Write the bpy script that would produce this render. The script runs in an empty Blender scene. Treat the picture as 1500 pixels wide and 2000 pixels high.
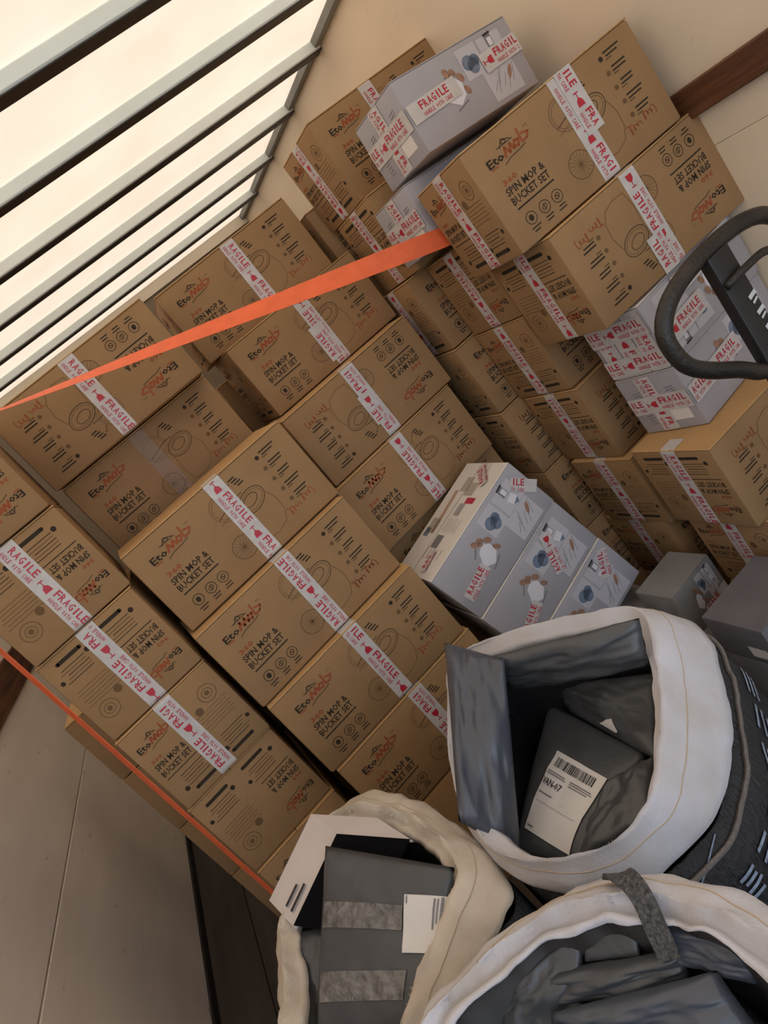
import bpy, bmesh, math, random
from mathutils import Vector, Matrix, noise
random.seed(7)
sc = bpy.context.scene
C = sc.collection
PI = math.pi
H0 = 1.48                                   # eye height above the trailer floor

# ------------------------------------------------------------------ camera
cam_d = bpy.data.cameras.new('camera'); cam = bpy.data.objects.new('camera', cam_d); C.objects.link(cam)
Rr = ((0.70469, -0.34443, -0.62031), (-0.67334, -0.04906, -0.73770), (0.22365, 0.93753, -0.26650))
cam.matrix_world = Matrix(((Rr[0][0], -Rr[1][0], -Rr[2][0], 0),
                           (Rr[0][1], -Rr[1][1], -Rr[2][1], 0),
                           (Rr[0][2], -Rr[1][2], -Rr[2][2], H0), (0, 0, 0, 1)))
cam_d.sensor_fit = 'HORIZONTAL'; cam_d.sensor_width = 36; cam_d.lens = 1334.8 / 1500 * 36
cam_d.clip_start = 0.02
sc.camera = cam

# ------------------------------------------------------------------ light
w = bpy.data.worlds.new('world'); sc.world = w; w.use_nodes = True
bg = w.node_tree.nodes['Background']
bg.inputs[0].default_value = (0.72, 0.83, 1.0, 1); bg.inputs[1].default_value = 2.2
sun_d = bpy.data.lights.new('sun', 'SUN'); sun = bpy.data.objects.new('sun', sun_d); C.objects.link(sun)
sun_d.energy = 4.2; sun_d.angle = 0.01; sun_d.color = (1.0, 0.93, 0.82)
sun.rotation_euler = (math.radians(-28), math.radians(12), 0)
sun.location = (0, 3, 6)
sc.view_settings.view_transform = 'Standard'; sc.view_settings.look = 'None'
sc.view_settings.gamma = 1; sc.view_settings.use_curve_mapping = False
sc.view_settings.exposure = -0.05

# ------------------------------------------------------------------ materials
MATS = {}
def mat(name, col, rough=0.7, var=0.0, scale=8.0, bump=0.0, bscale=60.0, metal=0.0, spec=0.5, stretch=None, col2=None, coat=0.0):
    if name in MATS: return MATS[name]
    m = bpy.data.materials.new(name); m.use_nodes = True; MATS[name] = m
    nt = m.node_tree; b = nt.nodes['Principled BSDF']
    b.inputs['Base Color'].default_value = (*col, 1); b.inputs['Roughness'].default_value = rough
    b.inputs['Metallic'].default_value = metal; b.inputs['Specular IOR Level'].default_value = spec
    b.inputs['Coat Weight'].default_value = coat
    tc = nt.nodes.new('ShaderNodeTexCoord'); mp = nt.nodes.new('ShaderNodeMapping')
    nt.links.new(tc.outputs['Object'], mp.inputs[0])
    if stretch: mp.inputs['Scale'].default_value = stretch
    if var > 0:
        n = nt.nodes.new('ShaderNodeTexNoise'); n.inputs['Scale'].default_value = scale; n.inputs['Detail'].default_value = 6
        nt.links.new(mp.outputs[0], n.inputs['Vector'])
        r = nt.nodes.new('ShaderNodeValToRGB')
        c2 = col2 or tuple(c * (1 - var) for c in col)
        r.color_ramp.elements[0].position = 0.3; r.color_ramp.elements[1].position = 0.7
        r.color_ramp.elements[0].color = (*c2, 1); r.color_ramp.elements[1].color = (*[min(1, c * (1 + var * 0.5)) for c in col], 1)
        nt.links.new(n.outputs['Fac'], r.inputs[0]); nt.links.new(r.outputs[0], b.inputs['Base Color'])
    if bump > 0:
        n2 = nt.nodes.new('ShaderNodeTexNoise'); n2.inputs['Scale'].default_value = bscale; n2.inputs['Detail'].default_value = 5
        nt.links.new(mp.outputs[0], n2.inputs['Vector'])
        bp = nt.nodes.new('ShaderNodeBump'); bp.inputs['Strength'].default_value = bump; bp.inputs['Distance'].default_value = 0.01
        nt.links.new(n2.outputs['Fac'], bp.inputs['Height']); nt.links.new(bp.outputs[0], b.inputs['Normal'])
    return m
def cardboard(name, col):
    m = mat(name, col, 0.75, 0.10, 7.0, 0.10, 90.0, spec=0.25, stretch=(1, 1, 1))
    return m
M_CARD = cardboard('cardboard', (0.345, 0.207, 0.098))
M_FLAP_LIT = cardboard('cardboard_flap_lit', (0.55, 0.335, 0.15))  # lighter than the body: roof light on the tops put into the colour
M_BLK = mat('black_ink', (0.040, 0.030, 0.021), 0.8, spec=0.2)
M_BRN = mat('faint_ink', (0.16, 0.095, 0.046), 0.8, spec=0.2)
M_RED = mat('orange_ink', (0.33, 0.092, 0.040), 0.8, spec=0.2)
M_TAPE = mat('white_tape', (0.60, 0.57, 0.55), 0.38, 0.10, 30, 0.25, 35, spec=0.5)
M_TRED = mat('tape_red', (0.50, 0.022, 0.045), 0.42)
M_CLEAR = mat('clear_tape', (0.40, 0.30, 0.27), 0.10, 0, bump=0.5, bscale=40, spec=0.8)
M_CLEAR.node_tree.nodes['Principled BSDF'].inputs['Alpha'].default_value = 0.22
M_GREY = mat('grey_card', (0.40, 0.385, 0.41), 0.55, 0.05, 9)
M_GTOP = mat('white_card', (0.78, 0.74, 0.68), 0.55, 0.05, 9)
M_GLIT = mat('pale_panel_ink', (0.53, 0.515, 0.545), 0.5)
M_GDRK = mat('grey_ink', (0.20, 0.19, 0.20), 0.6)
M_GBLU = mat('slate_blue_ink', (0.085, 0.115, 0.17), 0.6, 0.5, 40, col2=(0.2, 0.25, 0.33))
M_GWHT = mat('white_ink', (0.74, 0.72, 0.76), 0.5)
M_GTAN = mat('tan_ink', (0.36, 0.20, 0.13), 0.6, 0.4, 50)
M_BLACKINK = mat('dark_ink', (0.02, 0.02, 0.025), 0.6)
M_LABEL = mat('label_paper', (0.68, 0.655, 0.63), 0.5)
M_MAIL = mat('grey_mailer_film', (0.062, 0.066, 0.072), 0.36, 0.15, 6, 0.35, 14, spec=0.55)
M_GREY_SHADE = mat('deep_shaded_grey_card', (0.15, 0.145, 0.155), 0.5, 0.15, 12)  # grey card darkened to paint in the shade of the low right corner
M_MAILB = mat('blue_grey_mailer_film', (0.070, 0.080, 0.102), 0.33, 0.15, 6, 0.35, 14, spec=0.55)
M_CUFF = mat('white_woven_cloth', (0.54, 0.535, 0.58), 0.85, 0.14, 14, 0.14, 220, spec=0.2, col2=(0.50, 0.475, 0.46))
M_CUFF2 = mat('cream_woven_cloth', (0.60, 0.54, 0.46), 0.85, 0.16, 14, 0.16, 220, spec=0.2, col2=(0.48, 0.41, 0.33))
M_SACK = mat('black_woven_sack', (0.013, 0.013, 0.015), 0.5, 0.5, 160, 0.7, 220, spec=0.4, col2=(0.03, 0.03, 0.033), stretch=(1, 1, 0.3))
M_LINER = mat('dark_liner', (0.012, 0.012, 0.014), 0.5)
M_THREAD = mat('tan_thread', (0.48, 0.38, 0.27), 0.8)
M_SEAM = mat('taupe_seam_tape', (0.16, 0.14, 0.125), 0.8, 0.3, 200)
M_BLUEP = mat('pale_blue_stencil', (0.26, 0.31, 0.40), 0.7, 0.4, 120)
M_WEB = mat('grey_webbing', (0.12, 0.115, 0.11), 0.85, 0.6, 240, 0.8, 300, col2=(0.03, 0.03, 0.03))
M_STRAP = mat('orange_webbing', (0.90, 0.155, 0.045), 0.55, 0.10, 30, 0.2, 300)
M_RUB = mat('worn_black_rubber', (0.030, 0.023, 0.018), 0.42, 0.5, 9, 0.3, 120, col2=(0.010, 0.010, 0.010))
M_BLKMET = mat('black_paint', (0.014, 0.014, 0.015), 0.4)
M_WHP = mat('white_paint', (0.6, 0.6, 0.62), 0.6)
M_WALL = mat('cream_wall_panel', (0.82, 0.69, 0.52), 0.6, 0.10, 3.0, 0.06, 30, stretch=(1, 0.35, 1.4))
M_WALLL = mat('pale_wall_panel', (0.88, 0.775, 0.65), 0.6, 0.12, 3.5, 0.08, 30, stretch=(1, 0.35, 1.4))
M_FRONT = mat('brown_front_board', (0.20, 0.155, 0.105), 0.7, 0.15, 3)
M_TRIMB = mat('beige_trim', (0.70, 0.63, 0.50), 0.5)
M_WOOD = mat('rail_wood', (0.125, 0.046, 0.018), 0.5, 0.75, 14, 0.3, 30, stretch=(1, 0.25, 3.0), col2=(0.028, 0.011, 0.006))
M_FLOOR = mat('shaded_floor_board', (0.06, 0.045, 0.035), 0.8, 0.5, 4, 0.3, 30, stretch=(3, 0.25, 1))  # boards darkened: shade beside the stacks put into the colour
M_BOW = mat('galvanised_bow', (0.76, 0.85, 0.84), 0.45, 0.06, 6)
M_BOWD = mat('grey_angle', (0.23, 0.235, 0.22), 0.5, 0.2, 10)
M_BLKST = mat('black_skirting', (0.02, 0.018, 0.017), 0.5, 0.5, 30)
M_GROUND = mat('yard_ground', (0.30, 0.29, 0.27), 0.9, 0.2, 2)
M_BOXW = mat('white_lined_card', (0.60, 0.545, 0.52), 0.6, 0.08, 10)
M_BLKBOX = mat('black_corrugated', (0.004, 0.004, 0.005), 0.7, spec=0.05)
M_FILMT = mat('clear_film_tape', (0.16, 0.155, 0.15), 0.22, 0.5, 55, 0.9, 55, spec=0.8, stretch=(1, 1, 1))
# scuffs on the cream wall
def scuffs(m, dark, lo=0.70):
    nt = m.node_tree; b = nt.nodes['Principled BSDF']; src = b.inputs['Base Color'].links[0].from_socket
    tc = nt.nodes.new('ShaderNodeTexCoord'); mp = nt.nodes.new('ShaderNodeMapping'); mp.inputs['Scale'].default_value = (1, 3.0, 14.0)
    nt.links.new(tc.outputs['Object'], mp.inputs[0])
    n = nt.nodes.new('ShaderNodeTexNoise'); n.inputs['Scale'].default_value = 2.2; n.inputs['Detail'].default_value = 8; n.inputs['Roughness'].default_value = 0.65
    nt.links.new(mp.outputs[0], n.inputs['Vector'])
    r = nt.nodes.new('ShaderNodeValToRGB'); r.color_ramp.elements[0].position = lo; r.color_ramp.elements[1].position = lo + 0.10
    r.color_ramp.elements[0].color = (0, 0, 0, 1); r.color_ramp.elements[1].color = (0.6, 0.6, 0.6, 1)
    nt.links.new(n.outputs['Fac'], r.inputs[0])
    mx = nt.nodes.new('ShaderNodeMix'); mx.data_type = 'RGBA'
    nt.links.new(r.outputs[0], mx.inputs[0]); nt.links.new(src, mx.inputs[6]); mx.inputs[7].default_value = (*dark, 1)
    nt.links.new(mx.outputs[2], b.inputs['Base Color'])
scuffs(M_WALL, (0.12, 0.10, 0.08), 0.66); scuffs(M_WALLL, (0.20, 0.17, 0.14), 0.64)
# translucent fibreglass roof skin: daylight comes through it
M_ROOF = bpy.data.materials.new('translucent_roof_skin'); M_ROOF.use_nodes = True
nt = M_ROOF.node_tree; nt.nodes.remove(nt.nodes['Principled BSDF'])
tr = nt.nodes.new('ShaderNodeBsdfTranslucent'); df = nt.nodes.new('ShaderNodeBsdfDiffuse'); mx = nt.nodes.new('ShaderNodeMixShader')
nz = nt.nodes.new('ShaderNodeTexNoise'); nz.inputs['Scale'].default_value = 5.0; nz.inputs['Detail'].default_value = 8
rp = nt.nodes.new('ShaderNodeValToRGB'); rp.color_ramp.elements[0].position = 0.25; rp.color_ramp.elements[1].position = 0.7
rp.color_ramp.elements[0].color = (0.77, 0.600, 0.445, 1); rp.color_ramp.elements[1].color = (0.86, 0.675, 0.51, 1)
tcn = nt.nodes.new('ShaderNodeTexCoord'); nt.links.new(tcn.outputs['Object'], nz.inputs['Vector']); nt.links.new(nz.outputs['Fac'], rp.inputs[0])
nt.links.new(rp.outputs[0], tr.inputs[0]); df.inputs[0].default_value = (0.72, 0.68, 0.6, 1)
mx.inputs[0].default_value = 0.55
nt.links.new(tr.outputs[0], mx.inputs[1]); nt.links.new(df.outputs[0], mx.inputs[2])
nt.links.new(mx.outputs[0], nt.nodes['Material Output'].inputs[0])

# ------------------------------------------------------------------ helpers
def link(o, parent=None):
    C.objects.link(o)
    if parent is not None: o.parent = parent
    return o
def tag(o, label=None, cat=None, group=None, kind=None):
    if label: o['label'] = label
    if cat: o['category'] = cat
    if group: o['group'] = group
    if kind: o['kind'] = kind
    return o
def mesh(name, verts, faces, mats, fm=None, smooth=False):
    me = bpy.data.meshes.new(name); me.from_pydata([tuple(v) for v in verts], [], faces)
    for m in (mats if isinstance(mats, (list, tuple)) else [mats]): me.materials.append(m)
    if fm: me.polygons.foreach_set('material_index', fm)
    if smooth: me.polygons.foreach_set('use_smooth', [True] * len(me.polygons))
    me.update(); return me
def obj(name, me, parent=None): return link(bpy.data.objects.new(name, me), parent)
def empty(name, loc=(0, 0, 0), rz=0):
    o = bpy.data.objects.new(name, None); o.empty_display_size = 0.05; C.objects.link(o)
    o.location = loc; o.rotation_euler = (0, 0, rz); return o
def box_mesh(name, x0, x1, y0, y1, z0, z1, m, bev=0.0, seg=2):
    bm = bmesh.new(); bmesh.ops.create_cube(bm, size=1)
    for v in bm.verts:
        v.co = Vector((x0 if v.co.x < 0 else x1, y0 if v.co.y < 0 else y1, z0 if v.co.z < 0 else z1))
    if bev > 0: bmesh.ops.bevel(bm, geom=list(bm.edges), offset=bev, segments=seg, affect='EDGES', profile=0.5)
    me = bpy.data.meshes.new(name); bm.to_mesh(me); bm.free(); me.materials.append(m)
    if bev > 0: me.polygons.foreach_set('use_smooth', [True] * len(me.polygons)); me.set_sharp_from_angle(angle=math.radians(40))
    return me
def tube(pts, r, n=10, closed=False):
    V = []; F = []; P = [Vector(p) for p in pts]; k = len(P); up = None
    for i, p in enumerate(P):
        a = P[(i - 1) % k] if (closed or i > 0) else p; b = P[(i + 1) % k] if (closed or i < k - 1) else p
        t = (b - a).normalized()
        if up is None: up = t.orthogonal().normalized()
        up = (up - t * up.dot(t)).normalized(); s = t.cross(up)
        for j in range(n):
            an = 2 * PI * j / n; V.append(p + (up * math.cos(an) + s * math.sin(an)) * r)
    for i in range(k if closed else k - 1):
        for j in range(n):
            a = i * n + j; b = i * n + (j + 1) % n; c = ((i + 1) % k) * n + (j + 1) % n; d = ((i + 1) % k) * n + j
            F.append((a, b, c, d))
    if not closed:
        F.append(tuple(range(n - 1, -1, -1))); F.append(tuple((k - 1) * n + j for j in range(n)))
    return V, F
def crom(P, n, closed=True):
    P = [Vector(p) for p in P]; k = len(P); out = []
    segs = k if closed else k - 1
    for q in range(n):
        t = q / n * segs if closed else q / (n - 1) * segs
        i = min(int(t), segs - 1); u = t - i
        if closed: a, b, c, d = P[(i - 1) % k], P[i], P[(i + 1) % k], P[(i + 2) % k]
        else: a, b, c, d = P[max(i - 1, 0)], P[i], P[i + 1], P[min(i + 2, k - 1)]
        out.append(0.5 * ((2 * b) + (c - a) * u + (2 * a - 5 * b + 4 * c - d) * u * u + (3 * b - a - 3 * c + d) * u ** 3))
    return out
# flat print: lettering and line art collected in a plane (x right, y up)
_tc = {}
def text_geo(s, bold):
    k = (s, bold)
    if k not in _tc:
        cu = bpy.data.curves.new('t', 'FONT'); cu.body = s; cu.size = 1; cu.resolution_u = 1; cu.offset = bold; cu.align_x = 'LEFT'
        o = bpy.data.objects.new('t', cu); C.objects.link(o); bpy.context.view_layer.update()
        me = bpy.data.meshes.new_from_object(o.evaluated_get(bpy.context.evaluated_depsgraph_get()))
        vs = [v.co.copy() for v in me.vertices]; fs = [tuple(p.vertices) for p in me.polygons]
        bpy.data.objects.remove(o); bpy.data.curves.remove(cu); bpy.data.meshes.remove(me)
        x0 = min(v.x for v in vs); x1 = max(v.x for v in vs); y0 = min(v.y for v in vs); y1 = max(v.y for v in vs)
        _tc[k] = ([((v.x - x0) / (x1 - x0), (v.y - y0) / (y1 - y0)) for v in vs], fs)
    return _tc[k]
class Ink:
    def __init__(s): s.v = []; s.f = []; s.m = []
    def poly(s, pts, m):
        b = len(s.v); s.v += [(p[0], p[1], 0) for p in pts]; s.f.append(tuple(range(b, b + len(pts)))); s.m.append(m)
    def rect(s, x, y, w, h, m, r=0):
        c, n = math.cos(r), math.sin(r)
        s.poly([(x + c * a * w / 2 - n * b * h / 2, y + n * a * w / 2 + c * b * h / 2) for a, b in ((-1, -1), (1, -1), (1, 1), (-1, 1))], m)
    def line(s, pts, w, m):
        for (a, b) in zip(pts[:-1], pts[1:]):
            dx, dy = b[0] - a[0], b[1] - a[1]; l = math.hypot(dx, dy)
            if l < 1e-7: continue
            s.rect((a[0] + b[0]) / 2, (a[1] + b[1]) / 2, l + w * 0.6, w, m, math.atan2(dy, dx))
    def ring(s, x, y, rx, ry, w, m, n=20, a0=0, a1=2 * PI, rot=0):
        c, d = math.cos(rot), math.sin(rot)
        pts = [(x + c * rx * math.cos(t) - d * ry * math.sin(t), y + d * rx * math.cos(t) + c * ry * math.sin(t)) for t in [a0 + (a1 - a0) * i / n for i in range(n + 1)]]
        s.line(pts, w, m)
    def disc(s, x, y, rx, ry, m, n=14, rot=0):
        c, d = math.cos(rot), math.sin(rot)
        s.poly([(x + c * rx * math.cos(t) - d * ry * math.sin(t), y + d * rx * math.cos(t) + c * ry * math.sin(t)) for t in [2 * PI * i / n for i in range(n)]], m)
    def text(s, t, x, y, w, h, m, bold=0.0, r=0):          # left/bottom corner, fitted to w x h
        g, fs = text_geo(t, bold); b = len(s.v); c, n = math.cos(r), math.sin(r)
        s.v += [(x + c * u * w - n * q * h, y + n * u * w + c * q * h, 0) for u, q in g]
        s.f += [tuple(i + b for i in f) for f in fs]; s.m += [m] * len(fs)
    def build(s, name, mats):
        # tiny height steps by draw order so overlapping print never fights
        return mesh(name, s.v, s.f, mats, s.m)
def seqz(ink, dz=0.00002, base=0):
    for i, f in enumerate(ink.f):
        for k in f: ink.v[k] = (ink.v[k][0], ink.v[k][1], base + ink.m[i] * dz)

# ------------------------------------------------------------------ the trailer
XL, XR, YF, YB, ZR = -1.0, 1.46, 4.05, -0.85, H0 + 0.725
g = tag(obj('ground', mesh('ground', [(-30, -40, -1.1), (30, -40, -1.1), (30, 30, -1.1), (-30, 30, -1.1)], [(0, 1, 2, 3)], M_GROUND)), kind='structure')
fl = tag(obj('floor', box_mesh('floor', XL - .05, XR + .05, YB, YF + .05, -0.10, -0.02, M_FLOOR)), kind='structure')
for i in range(12):
    x = XL + (XR - XL) * i / 12
    obj('plank', box_mesh('plank', x + .002, x + (XR - XL) / 12 - .002, YB, YF, -0.02, 0, M_FLOOR), fl)
wl = tag(obj('wall_left', box_mesh('wall_left', XL - .05, XL - .015, YB, YF + .05, -0.1, ZR + .03, M_BLKST)), kind='structure')
zs = H0 - 0.795
for (a, b) in ((0.0, zs - .003), (zs + .003, ZR)):
    obj('panel', box_mesh('panel', XL - .015, XL, YB, YF, a, b, M_WALLL, .002, 1), wl)
obj('rub_rail', box_mesh('rub_rail', XL, XL + .02, YB, YF, H0 - .39, H0 - .25, M_WOOD, .003, 1), wl)
sk = tag(obj('baseboard_left', box_mesh('baseboard_left', XL, XL + .012, YB, YF, 0.0, 0.035, M_BLKST, .003, 1)), kind='structure')
wr = tag(obj('wall_right', box_mesh('wall_right', XR + .015, XR + .05, YB, YF + .05, -0.1, ZR + .03, M_BLKST)), kind='structure')
for (a, b) in ((0.0, H0 - .2705), (H0 - .2695, ZR)):
    obj('panel', box_mesh('panel', XR, XR + .015, YB, YF, a, b, M_WALL, .001, 1), wr)
obj('rub_rail', box_mesh('rub_rail', XR - .022, XR, YB, YF, H0 - .19, H0 - .122, M_WOOD, .003, 1), wr)
wf = tag(obj('wall_front', box_mesh('wall_front', XL - .05, XR + .05, YF, YF + .05, -0.1, ZR + .03, M_FRONT)), kind='structure')
tag(obj('trim_1', box_mesh('trim_1', XL, XR, YF - .012, YF, ZR - .055, ZR, M_TRIMB, .002, 1)), kind='structure')
tag(obj('trim_2', box_mesh('trim_2', XR - .03, XR, YB, YF, ZR - .03, ZR, M_BOWD, .004, 1)), kind='structure')
tag(obj('trim_3', box_mesh('trim_3', XL, XL + .03, YB, YF, ZR - .03, ZR, M_BOWD, .004, 1)), kind='structure')
ce = tag(obj('ceiling', mesh('ceiling', [(XL, YB, ZR), (XR, YB, ZR), (XR, YF, ZR), (XL, YF, ZR)], [(0, 3, 2, 1)], M_ROOF)), kind='structure')
bow = box_mesh('roof_bow', XL + .005, XR - .005, 0, .046, ZR - .036, ZR - .0005, M_BOW, .004, 1)
under_shade = box_mesh('bow_under_shade', XL + .005, XR - .005, .003, .049, ZR - .040, ZR - .0362, M_BLKST, .001, 1)  # black sheet painting the shade on the underside of each bow
y = 1.93 - 0.43 * 9
while y < YF - .1:
    o = obj('roof_bow', bow, ce); o.location.y = y
    o = obj('bow_under_shade', under_shade, o)
    y += 0.43

# ------------------------------------------------------------------ printed brown cartons
W, D, H = 0.50, 0.266, 0.2438
def carton_body(w, d, h): return box_mesh('carton_body', -w / 2, w / 2, -d / 2, d / 2, 0, h - .004, M_CARD, .006, 2)
body_me = carton_body(W, D, H)
flap_me = box_mesh('flap', -W / 2 + .001, W / 2 - .001, -D / 2 - .0005, -.0015, H - .0045, H - .0008, M_FLAP_LIT, .0012, 1)
def scribble(k, x, y, w, h, seed, m, lw):
    pts = []; n = 40; loops = 3.5
    for i in range(n + 1):
        t = i / n; an = t * loops * 2 * PI + seed
        hh = h * (.32 + .20 * math.sin(t * 5 + seed))
        pts.append((x + w * t - w * .10 * math.cos(an), y + h * .45 + hh * math.sin(an)))
    k.line(pts, lw, m)
def logo(k, X, Y, w, h):
    """black block letters running into an orange brush-script word; outline icon over it, swash below"""
    k.text('Eto', X, Y, w * 0.36, h * 0.62, 0, 0.025)
    k.rect(X + w * .10, Y - h * .10, w * .16, h * .10, 1)
    base = Y + h * 0.16
    k.line([(X + w * .38, base - h * .1), (X + w * .44, base + h * .46), (X + w * .50, base - h * .02), (X + w * .56, base + h * .46), (X + w * .60, base)], h * .20, 1)
    k.line([(X + w * .60, base), (X + w * .66, base + h * .42), (X + w * .74, base + h * .36), (X + w * .70, base - h * .02), (X + w * .62, base + h * .08)], h * .17, 1)
    k.line([(X + w * .78, base), (X + w * .80, base + h * .95)], h * .16, 1)
    k.line([(X + w * .84, base + h * .5), (X + w * .97, base + h * .36), (X + w * .90, base + h * .05), (X + w * .80, base)], h * .15, 1)
    k.line([(X + w * .30, Y - h * .34), (X + w * .45, Y - h * .16), (X + w * .66, Y - h * .12), (X + w * .82, Y - h * .02)], h * .055, 0)
    k.line([(X + w * .36, Y + h * .78), (X + w * .46, Y + h * 1.22), (X + w * .62, Y + h * .92)], h * .06, 0)
    k.line([(X + w * .30, Y + h * .86), (X + w * .66, Y + h * .84)], h * .05, 0)
    k.ring(X + w * .48, Y + h * .98, w * .05, h * .11, h * .05, 0, 10)
    k.text('TM', X + w * .92, Y + h * .86, w * .10, h * .14, 2)
def front_ink():
    k = Ink(); X = lambda u: (u - .5) * W; Y = lambda v: (.5 - v) * H
    logo(k, X(.085), Y(.275), .125, .030)
    k.text('360', X(.10), Y(.455), .040, .013, 1, 0.03)
    k.text('SPIN MOP &', X(.09), Y(.545), .108, .0175, 0, 0.02)
    k.text('BUCKET SET', X(.09), Y(.635), .108, .0175, 0, 0.02)
    k.rect(X(.20), Y(.672), .108, .0035, 0)
    for i, u in enumerate((.125, .205, .28)):
        k.ring(X(u), Y(.80), .0135, .0135, .0016, 0, 16)
        if i == 0: k.disc(X(u), Y(.80), .006, .007, 0)
        else: k.ring(X(u), Y(.80), .007, .005, .0016, 0, 10, rot=.7); k.rect(X(u), Y(.80), .010, .002, 0, .5 + i)
        k.rect(X(u), Y(.885), .026 - .004 * i, .0028, 0); k.rect(X(u) - .002, Y(.915), .016 + .003 * i, .0028, 0)
    # line art: mop head, bucket, wringer
    k.ring(X(.51), Y(.30), .036, .036, .0012, 2, 26); k.ring(X(.51), Y(.30), .030, .030, .001, 2, 22)
    k.ring(X(.455), Y(.73), .031, .030, .0018, 2, 22)
    for i in range(9): a = i * PI / 9; k.line([(X(.455) + .029 * math.cos(a), Y(.73) + .028 * math.sin(a)), (X(.455) - .029 * math.cos(a), Y(.73) - .028 * math.sin(a))], .0009, 2)
    k.ring(X(.635), Y(.43), .040, .027, .0016, 0, 26, rot=.25); k.ring(X(.635), Y(.43), .034, .021, .0012, 2, 24, rot=.25)
    k.ring(X(.63), Y(.42), .022, .013, .0014, 0, 18, rot=.25)
    k.line([(X(.715), Y(.45)), (X(.735), Y(.58)), (X(.73), Y(.72)), (X(.70), Y(.82)), (X(.64), Y(.86)), (X(.57), Y(.85))], .0014, 2)
    k.line([(X(.56), Y(.50)), (X(.555), Y(.70)), (X(.57), Y(.85))], .0012, 2)
    k.line([(X(.45), Y(.37)), (X(.52), Y(.33)), (X(.57), Y(.30)), (X(.62), Y(.30))], .0016, 0)
    k.line([(X(.44), Y(.43)), (X(.52), Y(.39)), (X(.56), Y(.37))], .0012, 2)
    for i in range(4): k.rect(X(.625) + .004 * i, Y(.135 + .03 * i), .020 - .002 * (i % 2), .0034, 0, .05)
    k.line([(X(.57), Y(.22)), (X(.595), Y(.15)), (X(.60), Y(.17))], .0012, 0)
    # five feature call-outs
    for i in range(5):
        v = .12 + .135 * i
        k.disc(X(.792), Y(v + .03), .0055, .0055, 2 if i else 0)
        k.rect(X(.86), Y(v), .046 - .006 * (i % 3), .0036, 0); k.rect(X(.855), Y(v + .035), .034 + .005 * (i % 2), .0032, 0)
        k.rect(X(.83), Y(v + .062), .016, .003, 2)
    scribble(k, X(.735), Y(.83), .036, .022, 1.0, 1, .0022); scribble(k, X(.83), Y(.81), .038, .026, 2.2, 1, .0022)
    seqz(k); return k.build('front_print', [M_BLK, M_RED, M_BRN])
def end_ink():
    k = Ink(); X = lambda u: (u - .5) * D; Y = lambda v: (.5 - v) * H
    logo(k, X(.07), Y(.26), .095, .026)
    k.text('360', X(.08), Y(.415), .030, .010, 1, 0.03)
    k.text('SPIN MOP &', X(.07), Y(.50), .085, .016, 0, 0.02)
    k.text('BUCKET SET', X(.07), Y(.59), .085, .016, 0, 0.02)
    k.rect(X(.24), Y(.625), .090, .0022, 0)
    k.rect(X(.31), Y(.895), .060, .0090, 0); k.disc(X(.31) - .030, Y(.895), .0045, .0045, 0); k.disc(X(.31) + .030, Y(.895), .0045, .0045, 0)
    k.rect(X(.74), Y(.895), .060, .0090, 0); k.disc(X(.74) - .030, Y(.895), .0045, .0045, 0); k.disc(X(.74) + .030, Y(.895), .0045, .0045, 0)
    for u0 in (.13, .60):
        for i in range(5): k.rect(X(u0 + .17) - .004 * (i % 3), Y(.69 + .033 * i), .070 - .006 * (i % 3), .0017, 2 if i % 2 else 0)
        k.disc(X(u0), Y(.83), .0062, .0062, 0); k.disc(X(u0 + .33), Y(.73), .0055, .0055, 0)
    k.ring(X(.82), Y(.27), .023, .022, .0016, 2, 18); k.ring(X(.82), Y(.27), .013, .012, .0014, 2, 14); k.disc(X(.82), Y(.27), .006, .006, 2)
    k.disc(X(.66), Y(.36), .010, .010, 2)
    for i in range(6): k.rect(X(.76), Y(.40 + .035 * i), .090 - .010 * (i % 2), .0013, 2)
    seqz(k); return k.build('end_print', [M_BLK, M_RED, M_BRN])
front_me = front_ink(); end_me = end_ink()
# warning tape
TW = 0.048
def glass(k, x, y, s, m, fl=1):
    k.poly([(x + fl * .1 * s, y - .30 * s), (x + fl * .55 * s, y - .36 * s), (x + fl * .58 * s, y + .36 * s), (x + fl * .1 * s, y + .30 * s), (x - fl * .12 * s, y + .08 * s), (x - fl * .12 * s, y - .08 * s)], m)
    k.rect(x - fl * .32 * s, y, .44 * s, .08 * s, m); k.rect(x - fl * .56 * s, y, .10 * s, .52 * s, m)
def tape_ink(L, phase, name='tape_print'):
    k = Ink(); P = .145; x = -L / 2 - phase
    def clip_text(t, x0, y0, w, h, bold):
        n = len(t); cw = w / n
        for i, ch in enumerate(t):
            if ch == ' ': continue
            a = x0 + i * cw
            if a < -L / 2 + .002 or a + cw * .86 > L / 2 - .002: continue
            k.text(ch, a + (cw * .3 if ch == 'I' else 0), y0, cw * (.30 if ch == 'I' else .84), h, 0, bold)
    while x < L / 2:
        clip_text('FRAGILE', x, -.0015, .094, .0185, .02)
        clip_text('HANDLE WITH CARE', x, -.0175, .094, .0100, .01)
        if -L / 2 + .016 < x + .120 < L / 2 - .016: glass_at = glass(k, x + .120, 0, .026, 0, 1)
        x += P
    # glass icons stand across the tape like the lettering
    return k.build(name, [M_TRED])
def strip_mesh(name, prof, w, m, off=.0009):
    """tape folded over box edges: prof = (a, z) outline, x across"""
    V = []; F = []
    for a, z in prof: V += [(-w / 2, a, z), (w / 2, a, z)]
    for i in range(len(prof) - 1): F.append((2 * i, 2 * i + 1, 2 * i + 3, 2 * i + 2))
    return mesh(name, V, F, m)
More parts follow.
